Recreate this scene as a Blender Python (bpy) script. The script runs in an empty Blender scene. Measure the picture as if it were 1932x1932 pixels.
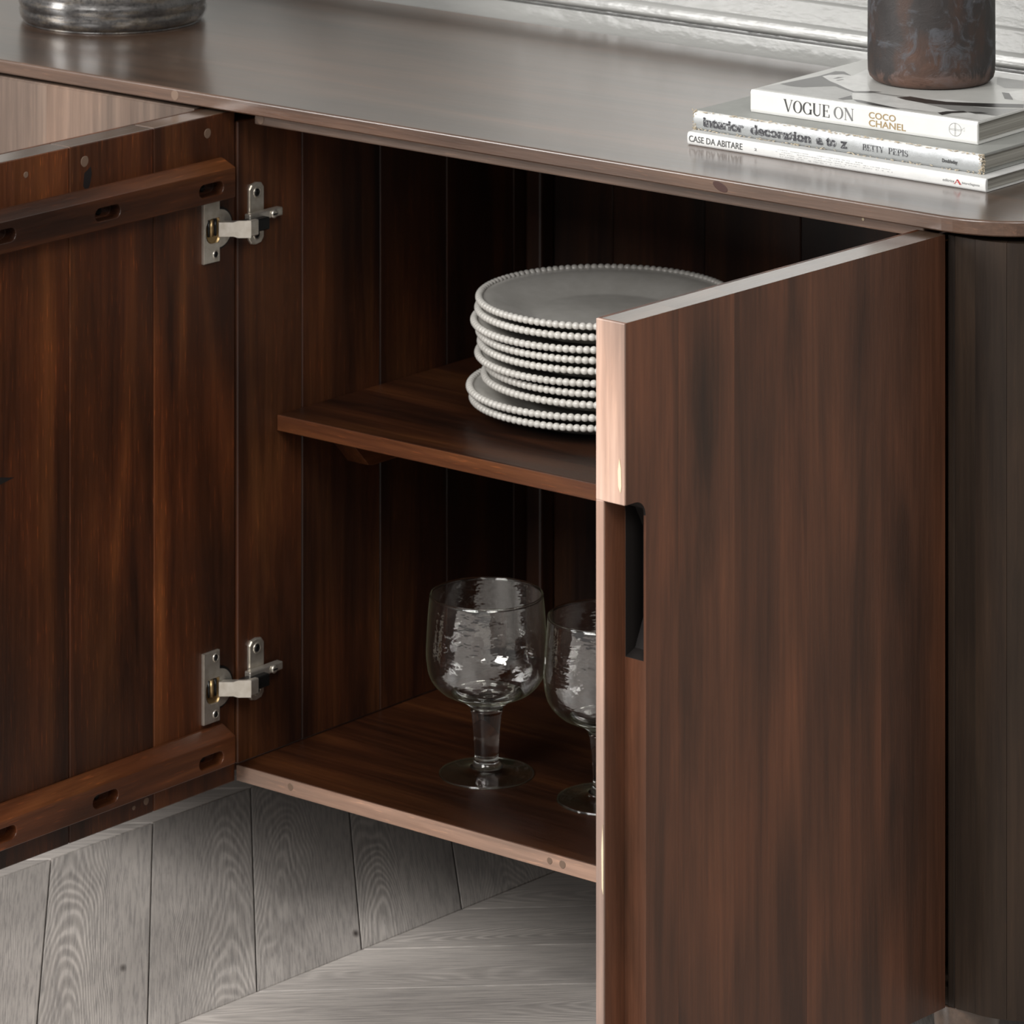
import bpy, bmesh, math, random
from mathutils import Vector, Matrix
random.seed(7)
S = bpy.context.scene
COL = S.collection
# ------------------------------------------------------------------ camera
F = 9300.0; YAW = math.radians(39.3)
cd = bpy.data.cameras.new('camera'); cam = bpy.data.objects.new('camera', cd); COL.objects.link(cam)
cam.location = (3.2117, -3.5064, 1.7459)
cam.rotation_euler = (math.pi/2, 0, YAW)
cd.sensor_width = 36; cd.lens = F/1932*36
cd.shift_y = -(966+1615)/1932
cd.clip_start = .1; cd.clip_end = 60
cd.dof.use_dof = True; cd.dof.focus_distance = 4.25; cd.dof.aperture_fstop = 20
S.camera = cam
# ------------------------------------------------------------------ world, lights, exposure
S.view_settings.view_transform = 'Standard'; S.view_settings.look = 'None'
S.view_settings.gamma = 1; S.view_settings.use_curve_mapping = False
S.view_settings.exposure = 0.0
w = bpy.data.worlds.new('world'); S.world = w; w.use_nodes = True
w.node_tree.nodes['Background'].inputs[0].default_value = (1, .985, .96, 1)
w.node_tree.nodes['Background'].inputs[1].default_value = .30
def area(name, loc, target, sx, sy, power, color=(1,1,1)):
    l = bpy.data.lights.new(name, 'AREA'); l.shape = 'RECTANGLE'; l.size = sx; l.size_y = sy
    l.energy = power; l.color = color
    o = bpy.data.objects.new(name, l); COL.objects.link(o); o.location = loc
    o.rotation_euler = (Vector(target)-Vector(loc)).to_track_quat('-Z', 'Y').to_euler()
    return o
area('window_light_left', (-1.9, -2.9, 2.0), (.4, .1, .7), 1.0, 2.0, 112, (1, .985, .96))
area('window_light_front', (.55, -3.6, 3.0), (.3, .2, .6), 1.6, 1.8, 150, (1, .985, .96))
area('fill_light_side', (3.3, -2.4, 3.3), (.1, -.1, .5), 1.2, 1.4, 65, (1, .975, .94))  # added fill, no window here; lifts the batten tops and door faces

# ------------------------------------------------------------------ helpers
def new_mat(name):
    m = bpy.data.materials.new(name); m.use_nodes = True
    nt = m.node_tree; b = nt.nodes['Principled BSDF']
    return m, nt, b
def N(nt, t, **kw):
    n = nt.nodes.new(t)
    for k, v in kw.items(): setattr(n, k, v)
    return n
def ramp(nt, fac, stops):
    r = N(nt, 'ShaderNodeValToRGB'); e = r.color_ramp.elements
    while len(e) < len(stops): e.new(.5)
    for i, (p, c) in enumerate(stops):
        e[i].position = p; e[i].color = (*c, 1) if len(c) == 3 else c
    nt.links.new(fac, r.inputs[0]); return r.outputs[0]
def noise(nt, vec, scale, detail=4, rough=.55, dist=0):
    n = N(nt, 'ShaderNodeTexNoise'); n.inputs['Scale'].default_value = scale
    n.inputs['Detail'].default_value = detail; n.inputs['Roughness'].default_value = rough
    n.inputs['Distortion'].default_value = dist
    nt.links.new(vec, n.inputs['Vector']); return n.outputs['Fac']
def mapping(nt, vec, sc, offs=None):
    m = N(nt, 'ShaderNodeMapping'); m.inputs['Scale'].default_value = sc
    nt.links.new(vec, m.inputs['Vector'])
    if offs is not None: nt.links.new(offs, m.inputs['Location'])
    return m.outputs[0]
def mix(nt, fac, a, b, mode='MIX'):
    m = N(nt, 'ShaderNodeMix', data_type='RGBA', blend_type=mode)
    for sock, v in ((m.inputs[0], fac), (m.inputs[6], a), (m.inputs[7], b)):
        if hasattr(v, 'is_linked') or hasattr(v, 'links'): nt.links.new(v, sock)
        elif isinstance(v, (int, float)): sock.default_value = v
        else: sock.default_value = (*v, 1)
    return m.outputs[2]
def bump(nt, b, h, strength, dist):
    n = N(nt, 'ShaderNodeBump'); n.inputs['Strength'].default_value = strength
    n.inputs['Distance'].default_value = dist
    nt.links.new(h, n.inputs['Height']); nt.links.new(n.outputs[0], b.inputs['Normal'])

def wood(name, axis, dark, mid, light, rough=(.34, .5), flecks=.5, spec=.5, bumpd=.0004, coat=0.0, blotch=.5):
    """stained wood; the grain runs along axis; each object's viewport colour shifts tint and pattern"""
    m, nt, b = new_mat(name)
    tc = N(nt, 'ShaderNodeTexCoord'); oi = N(nt, 'ShaderNodeObjectInfo')
    off = N(nt, 'ShaderNodeVectorMath', operation='SCALE'); nt.links.new(oi.outputs['Color'], off.inputs[0])
    off.inputs['Scale'].default_value = 9.0
    def sc(al, ac): return tuple(al if i == axis else ac for i in range(3))
    v = tc.outputs['Object']
    big = noise(nt, mapping(nt, v, sc(1.1, 11), off.outputs[0]), 1.6, 5, .6, .6)
    fine = noise(nt, mapping(nt, v, sc(4, 130), off.outputs[0]), 1.5, 4, .6)
    blot = noise(nt, mapping(nt, v, sc(1.6, 3.4), off.outputs[0]), 2.1, 3, .5)
    pore = noise(nt, mapping(nt, v, sc(26, 330), off.outputs[0]), 1.6, 2, .5)
    c = ramp(nt, big, [(.3, dark), (.5, mid), (.72, light)])
    c = mix(nt, blotch, c, ramp(nt, blot, [(.32, (.35, .35, .38)), (.5, (.9, .88, .84)), (.68, (1.6, 1.4, 1.25))]), 'MULTIPLY')
    c = mix(nt, .55, c, ramp(nt, fine, [(.3, (.6, .6, .6)), (.7, (1.3, 1.28, 1.24))]), 'MULTIPLY')
    fl = ramp(nt, pore, [(.62, (0, 0, 0)), (.70, (1, 1, 1))])
    f2 = N(nt, 'ShaderNodeMath', operation='MULTIPLY'); nt.links.new(fl, f2.inputs[0]); f2.inputs[1].default_value = flecks
    c = mix(nt, f2.outputs[0], c, mix(nt, 1.0, c, (2.3, 2.0, 1.7), 'MULTIPLY'))
    # tint from the object's colour: red channel = value
    sep = N(nt, 'ShaderNodeSeparateColor'); nt.links.new(oi.outputs['Color'], sep.inputs[0])
    mul = N(nt, 'ShaderNodeMath', operation='MULTIPLY_ADD'); nt.links.new(sep.outputs[0], mul.inputs[0])
    mul.inputs[1].default_value = .75; mul.inputs[2].default_value = .6
    cv = N(nt, 'ShaderNodeVectorMath', operation='SCALE'); nt.links.new(c, cv.inputs[0]); nt.links.new(mul.outputs[0], cv.inputs['Scale'])
    nt.links.new(cv.outputs[0], b.inputs['Base Color'])
    r = N(nt, 'ShaderNodeMapRange'); nt.links.new(fine, r.inputs[0]); r.inputs[3].default_value = rough[0]; r.inputs[4].default_value = rough[1]
    nt.links.new(r.outputs[0], b.inputs['Roughness'])
    b.inputs['Specular IOR Level'].default_value = spec
    b.inputs['Coat Weight'].default_value = coat; b.inputs['Coat Roughness'].default_value = .17
    bump(nt, b, pore, .35, bumpd)
    return m
DK = ((.018, .0055, .002), (.062, .0185, .0058), (.135, .046, .0135))
M = {}
M['wood_z'] = wood('stained_wood_upright', 2, *DK, rough=(.36, .52), flecks=.8, blotch=.9)
M['wood_x'] = wood('stained_wood_lengthwise', 0, *DK, rough=(.36, .52))
M['wood_y'] = wood('stained_wood_crosswise', 1, *DK, rough=(.36, .52))
GR = ((.035, .016, .009), (.095, .038, .020), (.155, .060, .030))
M['front_z'] = wood('stained_wood_outer', 2, *GR, rough=(.38, .5), flecks=.12)
M['top_x'] = wood('stained_wood_top', 0, (.04, .022, .013), (.075, .042, .026), (.12, .068, .043), rough=(.27, .36), flecks=.05, spec=.6, bumpd=.00008, coat=.75)
IN = ((.010, .0032, .0013), (.034, .0105, .0036), (.075, .026, .008))  # same wood darkened: the shade inside the cabinet is put into the colour
M['inner_shade_z'] = wood('shaded_wood_inside_upright', 2, *IN, rough=(.4, .55), flecks=.5, blotch=.8)
M['inner_shade_x'] = wood('shaded_wood_inside', 0, *IN, rough=(.34, .45), flecks=.25)
M['post_shade_z'] = wood('shaded_wood_post', 2, (.015, .009, .006), (.031, .019, .012), (.050, .031, .020), rough=(.5, .6), flecks=.15, spec=.28)  # darker wood colour stands in for the open door's shadow on the post
M['closed_glare_z'] = wood('stained_wood_closed_doors_glare', 2, (.088, .060, .046), (.125, .087, .068), (.16, .114, .09), rough=(.3, .4), flecks=.1, coat=.6)  # same finish as the open doors; glare put into a paler, greyer colour
M['coat_y'] = wood('lacquered_door_top', 1, (.05, .030, .020), (.09, .058, .040), (.13, .085, .06), rough=(.3, .4), flecks=.1, coat=1.0)
M['edge_sheen_x'] = wood('stained_wood_edge_sheen', 0, (.10, .062, .046), (.16, .105, .080), (.24, .165, .13), rough=(.4, .5), flecks=.3)  # silvery sheen of the front edges put into a paler colour

M['lip_lit_x'] = wood('stained_wood_lip_lit', 0, (.045, .023, .014), (.085, .046, .030), (.14, .082, .055), rough=(.35, .45), flecks=.3, coat=.7)
def plain(name, col, rough=.5, metal=0, **kw):
    m, nt, b = new_mat(name)
    b.inputs['Base Color'].default_value = (*col, 1); b.inputs['Roughness'].default_value = rough
    b.inputs['Metallic'].default_value = metal
    for k, v in kw.items(): b.inputs[k].default_value = v
    return m
def metal_mat():
    m, nt, b = new_mat('nickel'); tc = N(nt, 'ShaderNodeTexCoord')
    n = noise(nt, tc.outputs['Object'], 120, 3)
    nt.links.new(ramp(nt, n, [(.3, (.62, .57, .49)), (.7, (.78, .74, .67))]), b.inputs['Base Color'])
    b.inputs['Metallic'].default_value = .85; b.inputs['Roughness'].default_value = .34
    return m
M['nickel'] = metal_mat()
M['brass'] = plain('brass', (.5, .35, .17), .35, .9)
M['black'] = plain('black_screw', (.012, .012, .012), .3, .4)
M['filler'] = plain('wood_filler', (.15, .095, .065), .6)
M['dust'] = plain('pale_chip', (.75, .62, .42), .6)

def floor_mat():
    m, nt, b = new_mat('limed_oak')
    uv = N(nt, 'ShaderNodeUVMap'); oi = N(nt, 'ShaderNodeObjectInfo')
    off = N(nt, 'ShaderNodeVectorMath', operation='SCALE'); nt.links.new(oi.outputs['Color'], off.inputs[0]); off.inputs['Scale'].default_value = 23.
    v = uv.outputs[0]
    warp = noise(nt, mapping(nt, v, (2.2, 14, 1), off.outputs[0]), 1.0, 2, .5)
    su = N(nt, 'ShaderNodeSeparateXYZ'); nt.links.new(v, su.inputs[0]); so = N(nt, 'ShaderNodeSeparateColor'); nt.links.new(oi.outputs['Color'], so.inputs[0])
    def M2(op, a, b_, c_=None):
        n_ = N(nt, 'ShaderNodeMath', operation=op)
        for i_, q in enumerate((a, b_, c_)):
            if q is None: continue
            if isinstance(q, (int, float)): n_.inputs[i_].default_value = q
            else: nt.links.new(q, n_.inputs[i_])
        return n_.outputs[0]
    ctr = M2('MULTIPLY_ADD', so.outputs[1], .07, .015)
    dv = M2('SUBTRACT', su.outputs[1], ctr); dv2 = M2('MULTIPLY', dv, dv)
    along = M2('MULTIPLY_ADD', su.outputs[0], 130., M2('MULTIPLY', warp, 110.))
    ph = M2('MULTIPLY_ADD', dv2, -38000., along)
    sn = M2('SINE', ph, 0)
    sm = N(nt, 'ShaderNodeMapRange'); nt.links.new(sn, sm.inputs[0]); sm.inputs[1].default_value = -1
    pore = noise(nt, mapping(nt, v, (18, 520, 1), off.outputs[0]), 1.0, 4, .7, .3)
    blot = noise(nt, mapping(nt, v, (3, 9, 1), off.outputs[0]), 1.0, 3, .5)
    c = ramp(nt, blot, [(.3, (.30, .275, .256)), (.7, (.43, .395, .365))])
    amp = N(nt, 'ShaderNodeMapRange'); nt.links.new(blot, amp.inputs[0]); amp.inputs[1].default_value = .35; amp.inputs[2].default_value = .65; amp.inputs[3].default_value = .12; amp.inputs[4].default_value = .6
    c = mix(nt, amp.outputs[0], c, ramp(nt, sm.outputs[0], [(.05, (.72, .72, .72)), (.6, (1.0, 1.0, 1.0)), (.92, (1.45, 1.45, 1.45))]), 'MULTIPLY')
    c = mix(nt, .5, c, ramp(nt, pore, [(.38, (.5, .51, .53)), (.55, (1.22, 1.21, 1.20))]), 'MULTIPLY')
    kn = N(nt, 'ShaderNodeTexVoronoi'); kn.inputs['Scale'].default_value = 1.0
    nt.links.new(mapping(nt, v, (5, 16, 1), off.outputs[0]), kn.inputs['Vector'])
    c = mix(nt, ramp(nt, kn.outputs['Distance'], [(.02, (1, 1, 1)), (.07, (0, 0, 0))]), c, (.06, .05, .045))
    sep = N(nt, 'ShaderNodeSeparateColor'); nt.links.new(oi.outputs['Color'], sep.inputs[0])
    mul = N(nt, 'ShaderNodeMath', operation='MULTIPLY_ADD'); nt.links.new(sep.outputs[0], mul.inputs[0]); mul.inputs[1].default_value = .3; mul.inputs[2].default_value = .85
    cv = N(nt, 'ShaderNodeVectorMath', operation='SCALE'); nt.links.new(c, cv.inputs[0]); nt.links.new(mul.outputs[0], cv.inputs['Scale'])
    nt.links.new(cv.outputs[0], b.inputs['Base Color']); b.inputs['Roughness'].default_value = .42
    bump(nt, b, pore, .4, .0004)
    return m
M['oak'] = floor_mat()
def wall_mat():
    m, nt, b = new_mat('gloss_wall_paint'); tc = N(nt, 'ShaderNodeTexCoord')
    n = noise(nt, mapping(nt, tc.outputs['Object'], (1, 1, 2.6)), 34, 3)
    b.inputs['Base Color'].default_value = (.30, .30, .288, 1); b.inputs['Roughness'].default_value = .18
    bump(nt, b, n, .45, .0018)
    return m
M['wall'] = wall_mat()
def glaze_mat():
    m, nt, b = new_mat('pewter_glaze'); tc = N(nt, 'ShaderNodeTexCoord'); v = tc.outputs['Object']
    n = noise(nt, mapping(nt, v, (1, 1, 6)), 22, 5, .65); n2 = noise(nt, v, 240, 3, .7)
    c = ramp(nt, n, [(.35, (.03, .027, .025)), (.5, (.075, .07, .068)), (.6, (.12, .10, .078)), (.72, (.2, .19, .185))])
    c = mix(nt, .6, c, ramp(nt, n2, [(.35, (.7, .7, .7)), (.65, (1.4, 1.4, 1.4))]), 'MULTIPLY')
    nt.links.new(c, b.inputs['Base Color']); b.inputs['Metallic'].default_value = .6; b.inputs['Coat Weight'].default_value = .8; b.inputs['Coat Roughness'].default_value = .12
    nt.links.new(ramp(nt, n2, [(.3, (.22, .22, .22)), (.7, (.42, .42, .42))]), b.inputs['Roughness'])
    bump(nt, b, n2, .3, .0006)
    return m
M['glaze'] = glaze_mat()
def rust_mat():
    m, nt, b = new_mat('burnt_clay'); tc = N(nt, 'ShaderNodeTexCoord'); v = tc.outputs['Object']
    n = noise(nt, mapping(nt, v, (1, 1, .55)), 13, 5, .6, .4); n2 = noise(nt, v, 34, 8, .75, 1.2); n3 = noise(nt, v, 90, 6, .7)
    c = ramp(nt, n, [(.36, (.012, .010, .010)), (.5, (.026, .021, .02)), (.62, (.055, .028, .019)), (.74, (.10, .05, .032))])
    c = mix(nt, ramp(nt, n2, [(.52, (0, 0, 0)), (.62, (.65, .65, .65))]), c, (.075, .080, .092))
    c = mix(nt, ramp(nt, n3, [(.66, (0, 0, 0)), (.72, (.5, .5, .5))]), c, (.22, .21, .21))
    # bare red clay round the foot
    sp = N(nt, 'ShaderNodeSeparateXYZ'); nt.links.new(v, sp.inputs[0])
    ad = N(nt, 'ShaderNodeMath', operation='MULTIPLY_ADD'); nt.links.new(n2, ad.inputs[0]); ad.inputs[1].default_value = -.07; nt.links.new(sp.outputs[2], ad.inputs[2])
    ad2 = N(nt, 'ShaderNodeMath', operation='ADD'); nt.links.new(ad.outputs[0], ad2.inputs[0]); ad2.inputs[1].default_value = .029
    c = mix(nt, ramp(nt, ad2.outputs[0], [(0, (.55, .55, .55)), (.006, (0, 0, 0))]), c, (.13, .07, .05))
    nt.links.new(c, b.inputs['Base Color']); b.inputs['Roughness'].default_value = .55
    bump(nt, b, n2, .35, .002)
    return m
M['rust'] = rust_mat()
def porcelain():
    m, nt, b = new_mat('cream_stoneware'); tc = N(nt, 'ShaderNodeTexCoord')
    n = noise(nt, tc.outputs['Object'], 60, 3)
    nt.links.new(ramp(nt, n, [(.3, (.58, .56, .52)), (.7, (.66, .64, .60))]), b.inputs['Base Color'])
    b.inputs['Roughness'].default_value = .22; b.inputs['Coat Weight'].default_value = .3; b.inputs['Coat Roughness'].default_value = .1
    return m
M['china'] = porcelain()
def glass_mat():
    """thin blown glass: clear straight through, mirror-like by Fresnel, greener where seen edge-on"""
    m, nt, b = new_mat('hand_blown_glass'); nt.nodes.remove(b); tc = N(nt, 'ShaderNodeTexCoord')
    n = noise(nt, mapping(nt, tc.outputs['Object'], (1, 1, 2.0)), 38, 3, .55)
    bp = N(nt, 'ShaderNodeBump'); bp.inputs['Strength'].default_value = .6; bp.inputs['Distance'].default_value = .0019; nt.links.new(n, bp.inputs['Height'])
    lw = N(nt, 'ShaderNodeLayerWeight'); lw.inputs['Blend'].default_value = .5
    tr = N(nt, 'ShaderNodeBsdfTransparent')
    nt.links.new(ramp(nt, lw.outputs['Facing'], [(0, (.965, .965, .955)), (.7, (.93, .935, .90)), (.93, (.86, .88, .78)), (1, (.60, .64, .46))]), tr.inputs[0])
    gl = N(nt, 'ShaderNodeBsdfGlossy'); gl.inputs['Roughness'].default_value = .03; nt.links.new(bp.outputs[0], gl.inputs['Normal'])
    pw = N(nt, 'ShaderNodeMath', operation='POWER'); nt.links.new(lw.outputs['Facing'], pw.inputs[0]); pw.inputs[1].default_value = 3.5
    fr = N(nt, 'ShaderNodeMath', operation='MULTIPLY_ADD'); nt.links.new(pw.outputs[0], fr.inputs[0]); fr.inputs[1].default_value = .8; fr.inputs[2].default_value = .22
    mx = N(nt, 'ShaderNodeMixShader'); nt.links.new(fr.outputs[0], mx.inputs[0]); nt.links.new(tr.outputs[0], mx.inputs[1]); nt.links.new(gl.outputs[0], mx.inputs[2])
    df = N(nt, 'ShaderNodeBsdfTranslucent'); df.inputs[0].default_value = (.62, .66, .44, 1); d2 = N(nt, 'ShaderNodeBsdfDiffuse'); d2.inputs[0].default_value = (.40, .42, .27, 1)
    ds = N(nt, 'ShaderNodeMixShader'); nt.links.new(df.outputs[0], ds.inputs[1]); nt.links.new(d2.outputs[0], ds.inputs[2])
    p2 = N(nt, 'ShaderNodeMath', operation='POWER'); nt.links.new(lw.outputs['Facing'], p2.inputs[0]); p2.inputs[1].default_value = 7.
    p3 = N(nt, 'ShaderNodeMath', operation='MULTIPLY'); nt.links.new(p2.outputs[0], p3.inputs[0]); p3.inputs[1].default_value = .45
    m2 = N(nt, 'ShaderNodeMixShader'); nt.links.new(p3.outputs[0], m2.inputs[0]); nt.links.new(mx.outputs[0], m2.inputs[1]); nt.links.new(ds.outputs[0], m2.inputs[2])
    nt.links.new(m2.outputs[0], nt.nodes['Material Output'].inputs[0])
    return m
M['glass'] = glass_mat()
M['solid_glass'] = plain('solid_glass', (.97, .97, .94), .02, 0, **{'Transmission Weight': 1, 'IOR': 1.48})
def paper(name, col, var=.06, rough=.45):
    m, nt, b = new_mat(name); tc = N(nt, 'ShaderNodeTexCoord'); n = noise(nt, tc.outputs['Object'], 55, 6, .7)
    nt.links.new(ramp(nt, n, [(.3, tuple(c*(1-var) for c in col)), (.7, tuple(min(1, c*(1+var)) for c in col))]), b.inputs['Base Color'])
    b.inputs['Roughness'].default_value = rough; return m
M['white_cover'] = paper('white_laminate', (.64, .64, .62), .03, .3)
M['white_spine'] = paper('worn_white_card', (.60, .60, .59), .05, .45)
M['grey_cloth'] = paper('grey_book_cloth', (.27, .275, .26), .06, .5)
M['cover_grey'] = paper('printed_light_grey', (.44, .44, .42), .05, .3)
def pages_mat():
    m, nt, b = new_mat('page_edges'); tc = N(nt, 'ShaderNodeTexCoord')
    n = noise(nt, mapping(nt, tc.outputs['Object'], (2, 2, 900)), 1, 3, .7)
    nt.links.new(ramp(nt, n, [(.3, (.17, .16, .14)), (.7, (.42, .41, .37))]), b.inputs['Base Color'])
    b.inputs['Roughness'].default_value = .8; return m
M['pages'] = pages_mat()
def silver_mat():
    m, nt, b = new_mat('worn_silver_spine'); tc = N(nt, 'ShaderNodeTexCoord'); v = tc.outputs['Object']
    n = noise(nt, v, 40, 8, .8); sp = N(nt, 'ShaderNodeSeparateXYZ'); nt.links.new(v, sp.inputs[0])
    ad = N(nt, 'ShaderNodeMath', operation='MULTIPLY_ADD'); nt.links.new(n, ad.inputs[0]); ad.inputs[1].default_value = .018; nt.links.new(sp.outputs[2], ad.inputs[2])
    nt.links.new(ramp(nt, ad.outputs[0], [(0, (.30, .31, .31)), (.0185, (.33, .34, .34)), (.0215, (.56, .58, .60)), (.0265, (.62, .63, .64)), (.028, (.58, .53, .45))]), b.inputs['Base Color'])
    b.inputs['Roughness'].default_value = .4; b.inputs['Metallic'].default_value = .15
    bump(nt, b, n, .6, .0012); return m
M['silver'] = silver_mat()
def ink(name, col, lo=None):
    """printing ink; with lo, the ink is rubbed away in patches to the colour lo"""
    m, nt, b = new_mat(name)
    if lo:
        tc = N(nt, 'ShaderNodeTexCoord'); n = noise(nt, tc.outputs['Object'], 380, 5, .7)
        nt.links.new(ramp(nt, n, [(.54, col), (.62, lo)]), b.inputs['Base Color'])
    else: b.inputs['Base Color'].default_value = (*col, 1)
    b.inputs['Roughness'].default_value = .45; return m
M['ink_black'] = ink('black_ink', (.03, .03, .03)); M['ink_gold'] = ink('ochre_ink', (.30, .21, .10))
M['ink_worn'] = ink('worn_black_ink', (.02, .02, .025), (.42, .43, .44)); M['ink_red'] = ink('red_ink', (.42, .03, .03))
M['ink_grey'] = ink('grey_ink', (.36, .36, .36)); M['ink_line'] = ink('line_ink', (.16, .16, .16))
for k, g in (('g1', .015), ('g2', .045), ('g3', .2), ('g4', .33), ('g5', .55)):
    M[k] = paper('printed_grey_'+{'g1': 'black', 'g2': 'charcoal', 'g3': 'mid', 'g4': 'soft', 'g5': 'pale'}[k], (g, g, g*.97), .15, .3)
M['fray'] = paper('frayed_card', (.42, .36, .27), .3, .9)

# ------------------------------------------------------------------ object helpers
PLOC = {}
def tag(o, label=None, cat=None, group=None, kind=None):
    if label: o['label'] = label
    if cat: o['category'] = cat
    if group: o['group'] = group
    if kind: o['kind'] = kind
    return o
def empty(name, loc, rz=0):
    o = bpy.data.objects.new(name, None); COL.objects.link(o); o.location = loc; o.rotation_euler = (0, 0, rz)
    o.empty_display_size = .05
    PLOC[o.name] = Matrix.Translation(loc) @ Matrix.Rotation(rz, 4, 'Z'); return o
def link(name, me, mat, parent=None, world=True, tint=None, smooth=False):
    """world=True: vertices are in scene coordinates; False: in the parent's frame"""
    if mat: me.materials.append(mat) if not me.materials else None
    o = bpy.data.objects.new(name, me); COL.objects.link(o)
    if parent is not None:
        o.parent = parent
        if world:
            P = PLOC.get(parent.name, Matrix.Identity(4)); o.matrix_parent_inverse = P.inverted()
    if smooth:
        for p in me.polygons: p.use_smooth = True
    t = tint if tint is not None else .5
    o.color = (t, random.random(), random.random(), 1)
    return o
def mesh_of(bm, name):
    me = bpy.data.meshes.new(name); bmesh.ops.recalc_face_normals(bm, faces=bm.faces); bm.to_mesh(me); bm.free(); return me
def box_bm(x0, x1, y0, y1, z0, z1, bev=0.0, seg=1):
    bm = bmesh.new()
    vs = [bm.verts.new((x, y, z)) for x in (x0, x1) for y in (y0, y1) for z in (z0, z1)]
    for f in ((0, 1, 3, 2), (4, 6, 7, 5), (0, 4, 5, 1), (2, 3, 7, 6), (0, 2, 6, 4), (1, 5, 7, 3)):
        bm.faces.new([vs[i] for i in f])
    if bev: bmesh.ops.bevel(bm, geom=bm.edges[:], offset=bev, segments=seg, affect='EDGES', profile=.5)
    return bm
def box(name, c, mat, parent=None, bev=0.0008, seg=1, tint=None, world=True):
    return link(name, mesh_of(box_bm(*c, bev, seg), name), mat, parent, world, tint)
def prism_bm(pts, d0, d1, f, bev=0, seg=1):
    """extrude the polygon pts between d0 and d1; f(a, b, d) gives a point"""
    bm = bmesh.new()
    lo = [bm.verts.new(f(a, b, d0)) for a, b in pts]; hi = [bm.verts.new(f(a, b, d1)) for a, b in pts]
    f0 = bm.faces.new(lo); f1 = bm.faces.new(hi); n = len(pts)
    for i in range(n): bm.faces.new((lo[i], lo[(i+1) % n], hi[(i+1) % n], hi[i]))
    if bev: bmesh.ops.bevel(bm, geom=list(f0.edges)+list(f1.edges), offset=bev, segments=seg, affect='EDGES', profile=.5)
    return bm
def prism(name, pts, d0, d1, f, mat, parent=None, bev=0, tint=None, world=True, smooth=False, seg=1):
    return link(name, mesh_of(prism_bm(pts, d0, d1, f, bev, seg), name), mat, parent, world, tint, smooth)
XY = lambda a, b, d: (a, b, d)
YZ = lambda a, b, d: (d, a, b)
XZ = lambda a, b, d: (a, d, b)
def lathe_bm(prof, n=48, f=lambda r, t, z: (r*math.cos(t), r*math.sin(t), z)):
    bm = bmesh.new(); rings = []
    for r, z in prof:
        if r < 1e-6: rings.append([bm.verts.new(f(0, 0, z))])
        else: rings.append([bm.verts.new(f(r, 2*math.pi*i/n, z)) for i in range(n)])
    for a, b in zip(rings, rings[1:]):
        if len(a) == 1 and len(b) == 1: continue
        for i in range(n):
            j = (i+1) % n
            if len(a) == 1: bm.faces.new((a[0], b[j], b[i]))
            elif len(b) == 1: bm.faces.new((a[i], a[j], b[0]))
            else: bm.faces.new((a[i], a[j], b[j], b[i]))
    return bm
def spline(pts, n=6):
    """Catmull-Rom through the profile points"""
    out = []; P = [pts[0]]+list(pts)+[pts[-1]]
    for i in range(1, len(P)-2):
        p0, p1, p2, p3 = P[i-1:i+3]
        for k in range(n):
            t = k/n
            out.append(tuple(.5*((2*p1[c])+(-p0[c]+p2[c])*t+(2*p0[c]-5*p1[c]+4*p2[c]-p3[c])*t*t+(-p0[c]+3*p1[c]-3*p2[c]+p3[c])*t**3) for c in (0, 1)))
    out.append(tuple(pts[-1])); return out
def cut(o, cutters, bevel=0):
    """subtract cutter meshes from o, then bake the result into o's mesh"""
    tmp = []
    for bm in cutters:
        c = bpy.data.objects.new('cutter', mesh_of(bm, 'cutter')); COL.objects.link(c)
        c.parent = o.parent; c.matrix_parent_inverse = o.matrix_parent_inverse.copy(); tmp.append(c)
        m = o.modifiers.new('cut', 'BOOLEAN'); m.operation = 'DIFFERENCE'; m.object = c; m.solver = 'EXACT'
    if bevel:
        m = o.modifiers.new('bev', 'BEVEL'); m.width = bevel; m.segments = 2; m.limit_method = 'ANGLE'; m.angle_limit = math.radians(50)
    bpy.context.view_layer.update(); dg = bpy.context.evaluated_depsgraph_get()
    me = bpy.data.meshes.new_from_object(o.evaluated_get(dg)); o.modifiers.clear(); o.data = me
    for c in tmp: bpy.data.objects.remove(c)
def stadium(cy, cz, hw, hh, n=8):
    """a level slot outline: half width hw, half height hh"""
    p = []
    for i in range(n+1): a = -math.pi/2+math.pi*i/n; p.append((cy+hw-hh+hh*math.cos(a), cz+hh*math.sin(a)))
    for i in range(n+1): a = math.pi/2+math.pi*i/n; p.append((cy-hw+hh+hh*math.cos(a), cz+hh*math.sin(a)))
    return p

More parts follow.
